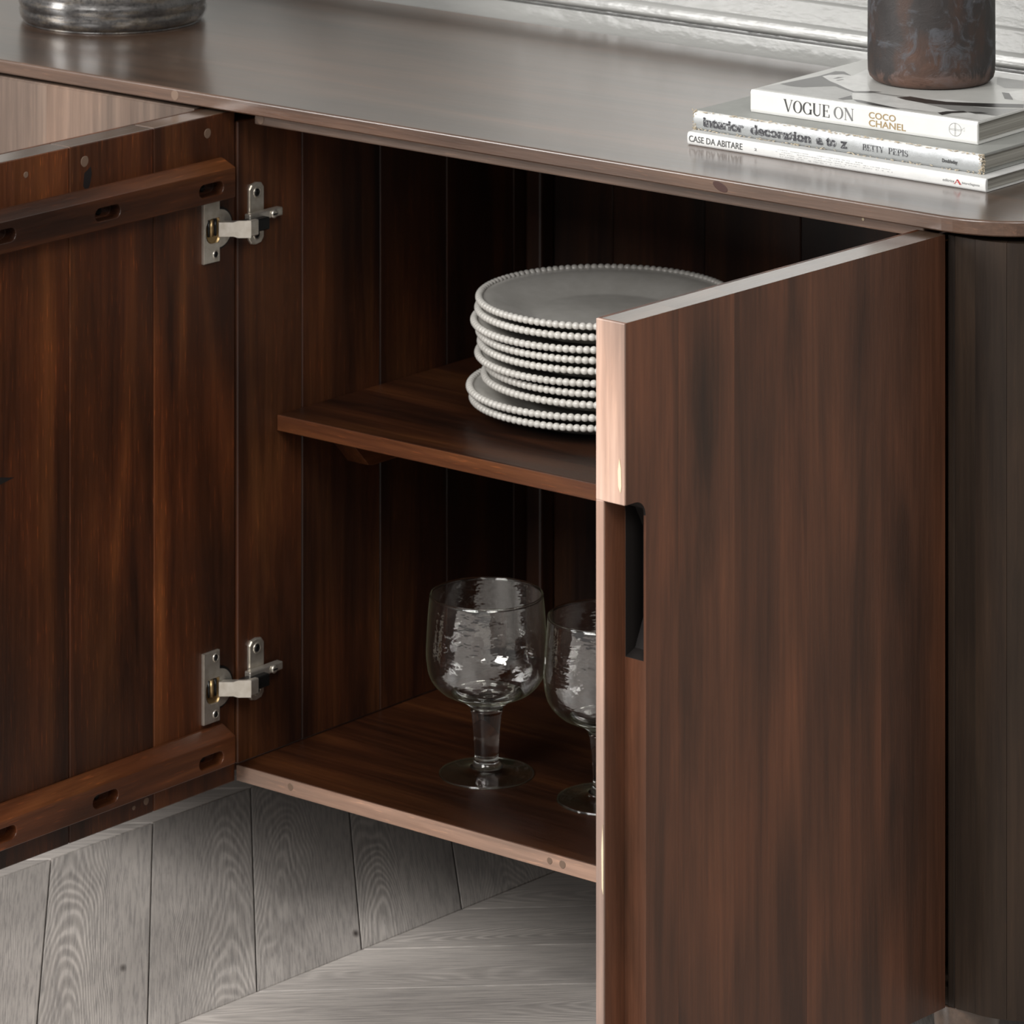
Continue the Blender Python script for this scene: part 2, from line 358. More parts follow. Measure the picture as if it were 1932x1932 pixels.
# ------------------------------------------------------------------ the room
# floor: chevron oak planks, rows running towards the wall
fl = box('floor', (-4, 4, -4.6, .6, -.05, -.0125), M['oak'], None, 0); tag(fl, kind='structure')
uvl = fl.data.uv_layers.new(name='UVMap')
for lp in fl.data.loops:
    uvl.data[lp.index].uv = fl.data.vertices[lp.vertex_index].co.xy
A2 = math.radians(2.0)
def ab(a, b, z): return (b*math.cos(A2)+a*math.sin(A2), a*math.cos(A2)-b*math.sin(A2), z)
BW = .145; RW = .4085; B0 = .0765; G = .0005
for row in range(-3, 4):
    b1 = B0-RW*row; b0 = b1-RW; sg = -1 if row % 2 == 0 else 1
    base = (.2124 if sg < 0 else .2124-RW) - (0 if sg < 0 else 0)
    for k in range(-9, 5):
        a = base+k*BW
        mid_a = a+sg*RW/2; mx, my, _ = ab(mid_a, (b0+b1)/2, 0)
        if not (-1.25 < mx < 1.35 and -1.15 < my < .60): continue
        g = G
        c = [(a+g*1.4, b0+g), (a+sg*RW+g*1.4, b1-g), (a+BW+sg*RW-g*1.4, b1-g), (a+BW-g*1.4, b0+g)]
        bm = bmesh.new(); lo = [bm.verts.new(ab(p, q, -.012)) for p, q in c]; hi = [bm.verts.new(ab(p, q, 0)) for p, q in c]
        ft = bm.faces.new(hi); bm.faces.new(lo[::-1])
        for i in range(4): bm.faces.new((lo[i], lo[(i+1) % 4], hi[(i+1) % 4], hi[i]))
        bmesh.ops.bevel(bm, geom=list(ft.edges), offset=.0007, segments=1, affect='EDGES')
        me = mesh_of(bm, 'plank'); o = link('plank', me, M['oak'], fl, tint=random.uniform(.1, .6) if sg < 0 else random.uniform(1.1, 1.5))  # every other row tinted lighter, sheen of the turned grain put into colour
        uv = me.uv_layers.new(name='UVMap'); d = math.sqrt(.5)
        for lp in me.loops:
            x, y, z = me.vertices[lp.vertex_index].co
            bb = x*math.cos(A2)-y*math.sin(A2); aa = x*math.sin(A2)+y*math.cos(A2)
            aa -= a; bb -= b0
            uv.data[lp.index].uv = ((bb+sg*aa)*d, (aa-sg*bb)*d)
# wall with its glossy skirting moulding just above the sideboard top
WY = .497
prof = [(WY, 0), (WY, .6), (.490, .602), (.490, .8465), (.4902, .8472), (.4955, .8476), (.4955, .8488), (.4912, .8492), (.4900, .8500), (.4903, .8510), (.4925, .8514)]
prof += [(.4910, .8520), (.4870, .8524), (.4835, .8532), (.4806, .8545), (.4790, .8562), (.4785, .8580), (.4788, .8605), (.4794, .8630), (.4802, .8650), (.4814, .8666), (.4830, .8676), (.4850, .8681), (.4868, .8683)]
prof += [(.4872, .8770), (.4874, .8890), (.4885, .8900), (.4930, .8912), (.4935, .9000), (.4935, 2.6), (.62, 2.6), (.62, 0)]
w_ = prism('wall_back', prof, -4, 4, lambda a, b, d: (d, a, b), M['wall']); tag(w_, kind='structure')

# ------------------------------------------------------------------ the sideboard
SB = empty('sideboard', (0, .22, 0)); tag(SB, 'dark stained wooden sideboard standing on chevron floor with two doors open', 'sideboard')
# top, rounded at the ends
def round_outline(x0, x1, yf, yb, R, n=14):
    p = [(x0, yb-.02), (x0+.02, yb)] + [(x1-.02, yb), (x1, yb-.02)]
    p += [(x1-R+R*math.cos(-t), yf+R+R*math.sin(-t)) for t in [math.pi/2*i/n for i in range(n+1)]]
    p += [(x0+R-R*math.sin(t), yf+R-R*math.cos(t)) for t in [math.pi/2*i/n for i in range(n+1)]]
    return p
top = prism('tabletop', round_outline(-.945, .935, -.0255, .468, .10), .8195, .833, XY, M['top_x'], SB, tint=.5)
bm = bmesh.new(); bm.from_mesh(top.data)
ed = [e for e in bm.edges if all(v.co.z > .8329 for v in e.verts)]
bmesh.ops.bevel(bm, geom=ed, offset=.0021, segments=6, affect='EDGES', profile=.5)
ed = [e for e in bm.edges if all(v.co.z < .8196 for v in e.verts)]
bmesh.ops.bevel(bm, geom=ed, offset=.0012, segments=1, affect='EDGES')
bm.to_mesh(top.data); bm.free()
top.data.materials.append(M['lip_lit_x'])
for p in top.data.polygons:
    if abs(p.normal.z) < .98: p.material_index = 1
    if .02 < p.normal.z < .99: p.use_smooth = True
# front edge is the same board, lightened in colour as if lit; plugs show on it
box('front_rail', (.022, .80, .0, .05, .8045, .8190), M['edge_sheen_x'], SB, .0015, 2, tint=.45)
box('front_rail', (-.83, -.03, .0, .05, .8045, .8190), M['edge_sheen_x'], SB, .0015, 2, tint=.4)
box('bottom_panel', (.0, .80, 0, .46, .1703, .1853), M['inner_shade_x'], SB, .0008, tint=.45)
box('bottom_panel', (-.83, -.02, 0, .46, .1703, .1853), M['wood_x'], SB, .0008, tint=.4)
box('edge_strip', (.0005, .7995, -.0022, -.0002, .1705, .1851), M['edge_sheen_x'], SB, .0004, tint=1.2)
box('roof_panel', (-.83, .80, .052, .46, .8050, .8190), M['wood_x'], SB, .0008, tint=.1)
# side panels made of upright planks with open joints
def planks_y(parent, name, x0, x1, ys, z0, z1, mat, bev=.0009, tints=None, gap=.0003):
    for i, (a, b_) in enumerate(zip(ys, ys[1:])):
        box(name, (x0, x1, a+gap, b_-gap, z0, z1), mat, parent, bev, tint=(tints[i] if tints else random.uniform(.2, .7)))
lp_ = box('side_panel', (-.020, -.0155, .001, .455, .1855, .8040), M['wood_y'], SB, .0005, tint=.2)
planks_y(lp_, 'plank', -.0150, 0, [0, .0935, .21, .313, .42, .459], .1856, .8042, M['inner_shade_z'], .0010, [1.5, .9, .6, .4, .3])  # tints fall towards the back, painting the deepening shade
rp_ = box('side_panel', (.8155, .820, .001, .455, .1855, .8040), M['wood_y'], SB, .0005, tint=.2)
planks_y(rp_, 'plank', .80, .815, [0, .11, .23, .34, .459], .1856, .8042, M['inner_shade_z'], .0010)
for i in (0, 1):
    sp_ = box('side_panel', ((-.425, -.41) if i else (-.85, -.835))+(.001, .455, .1855, .8040), M['wood_z'], SB, .0008, tint=.3)
# back panel
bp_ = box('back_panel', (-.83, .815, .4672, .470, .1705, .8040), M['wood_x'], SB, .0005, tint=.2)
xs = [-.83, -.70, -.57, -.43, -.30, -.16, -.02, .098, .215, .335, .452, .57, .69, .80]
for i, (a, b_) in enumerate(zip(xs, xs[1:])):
    box('plank', (a+.0003, b_-.0003, .4605, .4670, .1856, .8040), M['inner_shade_z'], bp_, .0012, tint=random.uniform(.15, .7))
box('corner_post', (.0005, .022, .438, .4600, .1856, .8040), M['inner_shade_z'], SB, .003, 2, tint=.5)
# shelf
shelf = box('shelf', (.0012, .7988, .0575, .4370, .4956, .5112), M['inner_shade_x'], SB, .0012, 2, tint=.5)
box('edge_strip', (.0012, .7988, .0555, .0573, .4958, .5110), M['wood_x'], SB, .0006, 1, tint=1.3)
for X0, X1 in ((.0003, .028), (.772, .7997)):
    prism('shelf_support', [(.1405, .4955), (.1405, .4655), (.160, .4450), (.166, .4435), (.35, .4435), (.38, .4700), (.38, .4955)], X0, X1, YZ, M['wood_y'], SB, .0008, tint=.5)
# rounded ends with staves
def arc_stave(parent, x_c, yc, R, t, a0, a1, z0, z1, mat, tint, sgn=1, extra=None):
    n = 10; pts = []
    for i in range(n+1): a = a0+(a1-a0)*i/n; pts.append((x_c+sgn*R*math.sin(a), yc-R*math.cos(a)))
    for i in range(n+1): a = a1-(a1-a0)*i/n; pts.append((x_c+sgn*(R-t)*math.sin(a), yc-(R-t)*math.cos(a)))
    prism('stave', pts, z0, z1, XY, mat, parent, 0, tint=tint)
for sg in (1, -1):
    X = lambda x: x if sg == 1 else -.01-x
    ep = box('end_post', tuple(sorted((X(.8325), X(.8395))))+(-.0120, .080, .155, .8140), M['post_shade_z'], SB, .0006, tint=.12)
    box('stave', tuple(sorted((X(.8397), X(.8608)))) + (-.0120, .012, .155, .8140), M['post_shade_z'], ep, .0004, tint=.10)
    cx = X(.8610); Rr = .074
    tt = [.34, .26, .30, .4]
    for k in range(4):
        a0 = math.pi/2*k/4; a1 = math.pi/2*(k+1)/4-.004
        arc_stave(ep, cx, -.0120+Rr, Rr, .022, a0, a1, .155, .8140, M['post_shade_z'], tt[k], sg)
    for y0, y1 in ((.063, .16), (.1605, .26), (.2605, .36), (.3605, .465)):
        box('stave', tuple(sorted((X(.913), X(.935)))) + (y0, y1, .155, .8140), M['post_shade_z'], ep, .0005, tint=random.uniform(.2, .6))
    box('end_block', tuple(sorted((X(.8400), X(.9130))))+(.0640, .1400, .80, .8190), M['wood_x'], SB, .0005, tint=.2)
# legs
def leg(x, y):
    pr = [(0, 0), (.0195, 0), (.0210, .002), (.0290, .1450), (.0295, .1535), (.0290, .1548), (0, .1548)]
    o = link('leg', mesh_of(lathe_bm(pr, 40, lambda r, t, z: (x+r*math.cos(t), y+r*math.sin(t), z)), 'leg'), M['coat_y'], SB, tint=1.1)
    for p in o.data.polygons: p.use_smooth = len(p.vertices) == 4
for x, y in ((.832, .0185), (.832, .41), (-.842, .0185), (-.842, .41)):
    leg(x, y); box('leg_block', (x-.035, x+.035, y-.029, y+.035, .1549, .1702), M['post_shade_z'], SB, .0006, tint=.3)

# closed doors of the left half
def closed_door(x0, x1, joints, hl):
    d = box('door', (x0, x1, -.0060, -.0005, .1685, .8155), M['wood_z'], SB, .0008, tint=.3)
    xs = [x0]+joints+[x1]
    for i, (a, b_) in enumerate(zip(xs, xs[1:])):
        bm = box_bm(a, b_, -.0255, -.0062, .1685, .8160)
        e = [e for e in bm.edges if all(v.co.z > .8159 for v in e.verts) and all(v.co.y < -.02 for v in e.verts)]
        bmesh.ops.bevel(bm, geom=e, offset=.0016, segments=3, affect='EDGES')
        link('plank', mesh_of(bm, 'plank'), M['closed_glare_z'], d, tint=.3+.5*random.random())
closed_door(-.4270, -.0345, [-.345, -.2325, -.150, -.085], 0)
closed_door(-.8300, -.4300, [-.72, -.62, -.51], 1)

# left open door, seen from inside: hinged at x=0, swung out square to the front
ld = box('door', (-.0315, -.0285, -.4300, -.0012, .1690, .8155), M['front_z'], SB, .0008, tint=.5)
yj = [-.430, -.341, -.2282, -.1148, -.0010]
for i, (a, b_) in enumerate(zip(yj, yj[1:])):
    box('plank', (-.0283, -.0020, a+.0003, b_-.0003, .1690, .8155), M['wood_z'], ld, .0013, 2, tint=[.15, .35, .62, .70][i])
def batten(z0, z1, back_top, slots):
    pts = [(-.0018, back_top), (.0010, back_top-.0003), (.0166, z1+.0012), (.0172, z1+.0004), (.0172, z0+.001), (.0162, z0), (-.0018, z0)]
    f = lambda a, b, d: (a, d, b)
    bm = prism_bm(pts, -.4250, -.0215, f)
    o = link('batten', mesh_of(bm, 'batten'), M['wood_y'], ld, tint=.95)
    cut(o, [prism_bm(stadium(y, z, .0170, .0062), .0035, .03, YZ) for y, z in slots], .0007)
    for y, z in slots:
        link('screw', mesh_of(lathe_bm([(0, .0036), (.0036, .0036), (.0036, .0050), (.0028, .0060), (0, .0064)], 12, lambda r, t, q: (q, y+r*math.cos(t), z+r*math.sin(t))), 'screw'), M['black'], ld)
    return o
batten(.7370, .7655, .7735, [(-.0550, .7500), (-.1965, .7515), (-.3340, .7530)])
batten(.1950, .2210, .2305, [(-.0550, .2060), (-.1995, .2075), (-.3330, .2090)])
# filler plugs on the inside of the door
def plug(name, y, z, r, mat, x=-.0020, sx=1.0):
    return link(name, mesh_of(lathe_bm([(0, 0), (r, 0), (r*.9, .0003), (0, .0003)], 14, lambda q, t, h: (x+h, y+q*math.cos(t)*sx, z+q*math.sin(t)*(1+.06*math.sin(3*t)))), name), mat, ld)
plug('wood_plug', -.0400, .7990, .0048, M['filler']); plug('wood_plug', -.2080, .7990, .0052, M['filler'])
plug('wood_plug', -.2850, .7990, .0030, M['filler'])
prism('knot_hole', [(-.2085, .7880), (-.2000, .7930), (-.1985, .7860), (-.2010, .7760), (-.2050, .7700), (-.2100, .7760)], -.0021, -.00195, YZ, plain('dark_knot', (.006, .004, .004), .6), ld)
prism('crack', [(-.338, .515), (-.322, .560), (-.328, .530), (-.300, .524), (-.326, .520), (-.343, .490)], -.0021, -.00195, YZ, bpy.data.materials['dark_knot'], ld)
plug('wood_plug', -.1250, .1820, .0036, M['filler']); plug('wood_plug', -.1420, .1800, .0022, M['filler'])

# concealed hinges
def hinge(dz):
    h = empty('hinge', (0, 0, .7090+dz)); h.parent = SB; h.matrix_parent_inverse = PLOC['sideboard'].inverted()
    Pm = PLOC[h.name]
    def put(name, bm, mat, smooth=False, bev=None):
        o = link(name, mesh_of(bm, name), mat, h, world=False)
        if smooth:
            for p in o.data.polygons: p.use_smooth = len(p.vertices) == 4
        return o
    # flange on the door: plate with a D-shaped opening
    r = .009
    pts = [(-.0487, -.0340), (-.0262, -.0340), (-.0262, -.0160)]
    pts += [(-.0365-r*math.sin(t), -.0070-r*math.cos(t)) for t in [math.pi/2*i/5 for i in range(6)]]
    pts += [(-.0365-r*math.cos(t), -.0010+r*math.sin(t)) for t in [math.pi/2*i/5 for i in range(6)]]
    pts += [(-.0262, .0080), (-.0262, .0265 if dz == 0 else .0340), (-.0487, .0265 if dz == 0 else .0340)]
    pl = put('cup_flange', prism_bm(pts, -.0018, .0014, YZ), M['nickel'])
    bmm = bmesh.new(); bmm.from_mesh(pl.data); 
    e = [e for e in bmm.edges if all(v.co.x > .0013 for v in e.verts)]
    bmesh.ops.bevel(bmm, geom=e, offset=.0004, segments=2, affect='EDGES'); bmm.to_mesh(pl.data); bmm.free()
    # the round cup beside it
    cy, cz = -.0262, -.0030
    half = lambda R, x0, x1, t0, t1: prism_bm([(cy, cz-R)]+[(cy+R*math.cos(t), cz+R*math.sin(t)) for t in [-math.pi/2+math.pi*i/16 for i in range(1, 16)]]+[(cy, cz+R)], x0, x1, YZ)
    put('cup', half(.0205, -.0019, -.0006, 0, 1), M['black'])
    put('cup_rim', half(.0182, -.0006, .0006, 0, 1), M['nickel'])
    # dish inside the opening, pin and brass roller
    dish = lathe_bm([(.0150, .0008), (.0138, -.0006), (.0120, -.0012), (0, -.0014)], 24, lambda q, t, x: (x, -.0345+q*math.cos(t)*.7, -.0035+q*math.sin(t)))
    put('dish', dish, M['brass'], True)
    for k, (yy, mm, rr) in enumerate(((-.0420, M['black'], .0013), (-.0385, M['brass'], .0024), (-.0330, M['black'], .0017))):
        put('roller', lathe_bm([(0, -.0085), (rr, -.0085), (rr, .0075), (0, .0075)], 14, lambda q, t, z: (.0012+q*math.cos(t), yy+q*math.sin(t), z)), mm, True)
    # arm: sheet-metal channel from the cup out over the corner
    def ch(p0, p1, wd0, wd1, th, depth, zc=0.0):
        """a plate from p0 to p1 (x,y), half widths wd0, wd1 at the ends, with folded sides depth deep"""
        d = Vector((p1[0]-p0[0], p1[1]-p0[1], 0)).normalized(); n = Vector((-d.y, d.x, 0))
        L = (Vector((*p1, 0))-Vector((*p0, 0))).length; bm = bmesh.new()
        prof = [(0, -wd0), (L*.45, -wd0), (L*.6, -wd1), (L, -wd1), (L, wd1), (L*.6, wd1), (L*.45, wd0), (0, wd0)]
        T = lambda u, q, z: (p0[0]+d.x*u+n.x*q, p0[1]+d.y*u+n.y*q, z+zc)
        lo = [bm.verts.new(T(u, 0, z)) for u, z in prof]; hi = [bm.verts.new(T(u, th, z)) for u, z in prof]
        bm.faces.new(lo); bm.faces.new(hi[::-1])
        for i in range(8): bm.faces.new((lo[i], lo[(i+1) % 8], hi[(i+1) % 8], hi[i]))
        for s in (-1, 1):
            q = [(0, th), (L, th), (L*.9, depth), (L*.15, depth)]
            w0, w1 = s*(wd0 if True else wd1), s*(wd0-.0012)
            a = [bm.verts.new(T(u, v, w0)) for u, v in q]; b = [bm.verts.new(T(u, v, w1)) for u, v in q]
            bm.faces.new(a); bm.faces.new(b[::-1])
            for i in range(4): bm.faces.new((a[i], a[(i+1) % 4], b[(i+1) % 4], b[i]))
        return bm
    put('arm', ch((.0025, -.0290), (.0255, -.0085), .0068, .0082, .0012, .0080, -.0035), M['nickel'])
    # arm tail going back along the side panel
    put('arm_tail', box_bm(.0190, .0245, -.0078, .0040, -.0110, .0040, .0008), M['nickel'])
    put('arm_link', box_bm(.0060, .0190, -.0060, .0260, -.0100, .0020, .001), M['black'])
    put('arm_channel', box_bm(.0035, .0115, .0060, .0530, -.0020, .0060, .0012, 2), M['nickel'])
    # winged mounting plate with two lobes
    pts = []
    for cz_, s in ((.0225, 1), (-.0160, -1)):
        lob = [(.0140, cz_-s*.0105), (.0140, cz_+s*.0050), (.0175, cz_+s*.0095), (.0245, cz_+s*.0108), (.0320, cz_+s*.0095), (.0355, cz_+s*.0050), (.0355, cz_-s*.0105)]
        pts += lob if s == 1 else lob[::-1]
    mp = put('mounting_plate', prism_bm(pts, .0002, .0030, YZ), M['nickel'])
    bmm = bmesh.new(); bmm.from_mesh(mp.data); e = [e for e in bmm.edges if all(v.co.x > .0029 for v in e.verts)]
    bmesh.ops.bevel(bmm, geom=e, offset=.0012, segments=3, affect='EDGES'); bmm.to_mesh(mp.data); bmm.free()
    def screw(y, z, x, rr, mat, nm='screw', rim=True):
        if rim:
            put('screw_collar', lathe_bm([(rr*1.45, x-.0008), (rr*1.45, x+.0004), (rr*1.2, x+.0008), (rr*1.0, x+.0001)], 16, lambda q, t, xx: (xx, y+q*math.cos(t), z+q*math.sin(t))), M['nickel'], True)
        put(nm, lathe_bm([(0, x-.0006), (rr, x-.0006), (rr, x+.0003), (rr*.6, x+.0012), (0, x+.0007)], 14, lambda q, t, xx: (xx, y+q*math.cos(t), z+q*math.sin(t))), mat, True)
    screw(.0250, .0235, .0030, .0038, M['black']); screw(.0250, -.0170, .0030, .0038, M['black'])
    screw(-.0320, -.0268, .0014, .0029, M['black'])
    if dz: screw(-.0320, .0275, .0014, .0029, M['black'])
    # adjusting screw with a slotted head
    screw(.0395, .0015, .0125, .0042, M['nickel'], 'adjusting_screw', False)
    put('screw_slot', box_bm(.0134, .0140, .0364, .0426, .0009, .0021), M['black'])
hinge(0); hinge(-.4405)

# right open door, seen from outside
H = Vector((.8340, -.0180)); e_ = Vector((-.0382, -.9993)); n_ = Vector((-.9993, .0382)); U = .4215; T = .0300
def dpt(u, t, z): return (H.x+e_.x*u+n_.x*t, H.y+e_.y*u+n_.y*t, z)
def dbox(u0, u1, t0, t1, z0, z1, bev=0):
    bm = box_bm(u0, u1, t0, t1, z0, z1, bev, 2)
    for v in bm.verts: v.co = dpt(*v.co)
    return bm
ZB = .1560
rd = link('door', mesh_of(dbox(0, U, T-.004, T-.0002, ZB, .8155, .0006), 'door'), M['wood_z'], SB, tint=.4)
us = [0, .090, .1905, .2860, .3570]
for i, (a, b_) in enumerate(zip(us, us[1:])):
    link('plank', mesh_of(dbox(a, b_, 0, T-.0042, ZB, .8155), 'plank'), M['front_z'], rd, tint=[.25, .55, .45, .7][i])
pk = link('plank', mesh_of(dbox(.3570, U, 0, T-.0042, ZB, .8155), 'plank'), M['front_z'], rd, tint=.6)
rr = .013; zt = .6715; uu = U-.0240
cpts = [(U+.02, .10), (uu, .10), (uu, zt-rr)]+[(uu+rr-rr*math.cos(t), zt-rr+rr*math.sin(t)) for t in [math.pi/2*i/8 for i in range(1, 9)]]+[(U+.02, zt)]
c1 = prism_bm(cpts, -.01, .0215, lambda a, b, d: dpt(a, d, b))
zp = .5390
c2 = prism_bm([(uu+.01, zp), (uu-.012, zp+.008), (uu-.022, zp+.03), (uu-.022, zt-.03), (uu-.012, zt-.012), (uu+.01, zt-.004)], .0025, .0212, lambda a, b, d: dpt(a, d, b))
cut(pk, [c1, c2], .0014)
M['recess_shade'] = plain('shaded_recess', (.007, .004, .003), .7)  # near-black colour paints the shade inside the finger pull
pk.data.materials.append(M['coat_y']); pk.data.materials.append(M['recess_shade'])
for p in pk.data.polygons:
    q = Vector((p.center.x, p.center.y))-H; u_ = q.dot(e_); t_ = q.dot(n_)
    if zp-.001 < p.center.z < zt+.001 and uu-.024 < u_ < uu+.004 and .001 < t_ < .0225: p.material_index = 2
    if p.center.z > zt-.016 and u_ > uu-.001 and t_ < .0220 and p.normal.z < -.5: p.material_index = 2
for o in list(rd.children)+list(ld.children):
    if o.name.startswith('plank'):
        if len(o.data.materials) < 2: o.data.materials.append(M['coat_y'])
        for p in o.data.polygons:
            if p.normal.z > .9 and p.center.z > .81: p.material_index = 1
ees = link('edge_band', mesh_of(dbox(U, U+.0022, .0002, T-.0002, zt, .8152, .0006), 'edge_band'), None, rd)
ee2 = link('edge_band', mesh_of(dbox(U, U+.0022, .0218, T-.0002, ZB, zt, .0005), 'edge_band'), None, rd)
M['pale_edge'] = wood('pale_door_edge', 2, (.24, .16, .13), (.36, .25, .205), (.48, .36, .31), rough=(.3, .42), flecks=.1)  # free edge in a paler, pinker colour than the door face
for o in (ees, ee2): o.data.materials.append(M['pale_edge']); o['label'] = 'pale free edge of the door'
link('edge_chip', mesh_of(prism_bm([(.0040, .6810), (.0062, .6860), (.0066, .6980), (.0052, .7080), (.0036, .7000), (.0032, .6860)], U+.0021, U+.0027, lambda a, b, d: dpt(d, a, b)), 'edge_chip'), M['dust'], rd)
link('edge_chip', mesh_of(prism_bm([(.0220, .3600), (.0232, .3650), (.0236, .3950), (.0226, .4150), (.0219, .3950)], U+.0021, U+.0027, lambda a, b, d: dpt(d, a, b)), 'edge_chip'), M['dust'], rd)
# plugs and chips on the front edges
def fplug(x, z, r, mat, y=-.0022, name='wood_plug'):
    link(name, mesh_of(lathe_bm([(0, 0), (r, 0), (r*.9, .0003), (0, .0003)], 14, lambda q, t, h: (x+q*math.cos(t), y-h, z+q*math.sin(t)*(1+.06*math.sin(3*t)))), name), mat, SB)
fplug(.0705, .1790, .0036, M['filler']); fplug(.3880, .1785, .0032, M['filler']); fplug(.4030, .1785, .0038, M['filler'])
fplug(-.0585, .8262, .0050, M['filler'], -.0256); fplug(.0300, .8105, .0050, M['filler'], -.0001)
fplug(.7360, .8120, .0014, M['dust'], -.0001)
link('dark_knot', mesh_of(lathe_bm([(0, 0), (.010, 0), (.009, .0002), (0, .0002)], 18, lambda q, t, h: (.600+q*math.cos(t)*.7+q*math.sin(t)*.4, -.0257-h*.3, .8262-q*math.sin(t)*.45)), 'dark_knot'), plain('knot_brown', (.04, .012, .008), .5), SB)

# ------------------------------------------------------------------ plates
def plate():
    r = empty('dinner_plate', (0, 0, 0))
    pr = [(0, .0035), (.068, .0035), (.074, .0042), (.090, .0105), (.108, .0165), (.1215, .0195), (.1240, .0190), (.1235, .0165), (.108, .0120), (.090, .0062), (.078, .0010), (.074, 0), (.070, 0), (.068, .0012), (0, .0012)]
    link('plate_body', mesh_of(lathe_bm(pr, 96), 'plate_body'), M['china'], r, world=False, smooth=True)
    bm = bmesh.new(); nb = 116
    for i in range(nb):
        a = 2*math.pi*i/nb
        m = Matrix.Translation((.1232*math.cos(a), .1232*math.sin(a), .0188)) @ Matrix.Rotation(a, 4, 'Z') @ Matrix.Diagonal((.0039, .0039, .0036, 1))
        bmesh.ops.create_uvsphere(bm, u_segments=12, v_segments=8, radius=1, matrix=m)
    link('beaded_rim', mesh_of(bm, 'beaded_rim'), M['china'], r, world=False, smooth=True)
    return r
ord_ = ['lowest plate of the beaded stack, resting on the cabinet shelf', 'second plate from the bottom, pushed out to the left with the lowest one',
        'third plate from the bottom, set back above the two jutting lowest ones', 'fourth plate from the bottom of the stack, furthest set back to the right',
        'fifth plate from the bottom, lower middle of the beaded stack', 'sixth plate from the bottom, upper middle of the beaded stack',
        'fourth plate from the top of the beaded stack', 'third plate from the top, jutting out slightly to the left',
        'second plate from the top of the stack, just under the top one', 'topmost plate of the stack, its grey inside face in full view']
left_px = [886, 884, 907, 916, 901, 899, 898, 891, 895, 900]
p0 = plate()
def copy_tree(o):
    c = o.copy(); COL.objects.link(c)
    for ch in o.children:
        d = ch.copy(); COL.objects.link(d); d.parent = c
    return c
kids = list(p0.children)
for i in range(10):
    p = p0 if i == 0 else copy_tree(p0)
    s = (left_px[i]-900)/2000.
    p.location = (.2507+s*math.cos(YAW)+random.uniform(-.001, .001), .2560+s*math.sin(YAW)-.003*math.sin(i*2.1), .5114+i*.01075)
    p.rotation_euler = (random.uniform(-.002, .002), random.uniform(-.002, .002), random.uniform(0, 6))
    tag(p, ord_[i].replace('plate', 'cream dinner plate', 1), 'plate', 'stacked dinner plates on the cabinet shelf')

# ------------------------------------------------------------------ goblets
def goblet():
    r = empty('goblet', (0, 0, 0))
    out = spline([(.0542, .1710), (.0563, .150), (.0578, .128), (.0578, .112), (.0540, .094), (.0440, .0815), (.0300, .0745), (.0185, .0690), (.0160, .0630)], 6)
    inn = spline([(.0150, .0760), (.0290, .0785), (.0425, .0850), (.0515, .0965), (.0552, .112), (.0555, .128), (.0542, .150), (.0523, .1705)], 6)
    bm = lathe_bm([(.0158, .0630)]+out[::-1][1:]+[(.0540, .1716)], 96)
    for v in bm.verts: v.co.x *= 1+.006*math.sin(v.co.z*90); v.co.y *= 1+.006*math.sin(v.co.z*70+1)
    link('bowl', mesh_of(bm, 'bowl'), M['glass'], r, world=False, smooth=True)
    link('lip', mesh_of(lathe_bm([(.0536+.0013*math.cos(t), .1718+.0014*math.sin(t)) for t in [2*math.pi*i/10 for i in range(11)]], 96), 'lip'), M['solid_glass'], r, world=False, smooth=True)
    bb = lathe_bm([(0, .0640), (.0150, .0640), (.0240, .0722), (.0330, .0768), (.0340, .0790), (.0240, .0790), (.0120, .0772), (0, .0765)], 64)
    link('bowl_base', mesh_of(bb, 'bowl_base'), M['solid_glass'], r, world=False, smooth=True)
    st = spline([(.0158, .0629), (.0140, .0540), (.0125, .0400), (.0117, .0250), (.0117, .0150), (.0135, .0105), (.0160, .0078)], 5)
    link('stem', mesh_of(lathe_bm([(0, .0629)]+st+[(0, .0078)], 48), 'stem'), M['solid_glass'], r, world=False, smooth=True)
    ft = spline([(.0160, .0077), (.0185, .0060), (.0250, .0042), (.0350, .0030), (.0440, .0022), (.0454, .0013), (.0445, .0002)], 5)
    link('foot', mesh_of(lathe_bm(ft, 72), 'foot'), M['glass'], r, world=False, smooth=True)
    link('foot_edge', mesh_of(lathe_bm([(.0449+.0008*math.cos(t), .0010+.0008*math.sin(t)) for t in [2*math.pi*i/8 for i in range(9)]], 80), 'foot_edge'), M['solid_glass'], r, world=False, smooth=True)
    return r
g1 = goblet(); g1.location = (.2038, .1301, .1854)
tag(g1, 'clear hand blown glass goblet with thick stem, fully visible on the cabinet floor', 'goblet', 'glass goblets in the cabinet')
g2 = copy_tree(g1); g2.location = (.3375, .1438, .1854); g2.rotation_euler = (0, 0, 2.2); g2.scale = (1.0, 1.0, 1.005)
tag(g2, 'clear glass goblet half hidden behind the open right door', 'goblet', 'glass goblets in the cabinet')

# ------------------------------------------------------------------ pot and vase on the top
def smooth_obj(o):
    for p in o.data.polygons: p.use_smooth = True
    return o
pot = empty('stoneware_pot', (-.3700, .2120, .8332)); tag(pot, 'round dark metallic glazed stoneware pot at the left of the sideboard top', 'pot')
pr = [(0, 0), (.0890, 0), (.0935, .0015), (.0962, .0050), (.0975, .0090), (.0978, .0125), (.0968, .0150), (.0972, .0170), (.0985, .0210), (.0984, .0260), (.0968, .0290), (.0970, .0320), (.0960, .0380), (.0950, .0410), (.0955, .0440)]
pr += [(.0960+.018*math.sin((z-.044)/.1*1.5), z) for z in [.05+.01*k for k in range(9)]]+[(.108, .150), (.098, .175), (.082, .190), (.074, .196), (.072, .206), (.075, .212), (.071, .212), (.068, .205), (.070, .194), (.092, .172), (.103, .14), (.100, .08), (.088, .02), (0, .010)]
smooth_obj(link('pot_body', mesh_of(lathe_bm(pr, 96), 'pot_body'), M['glaze'], pot, world=False))
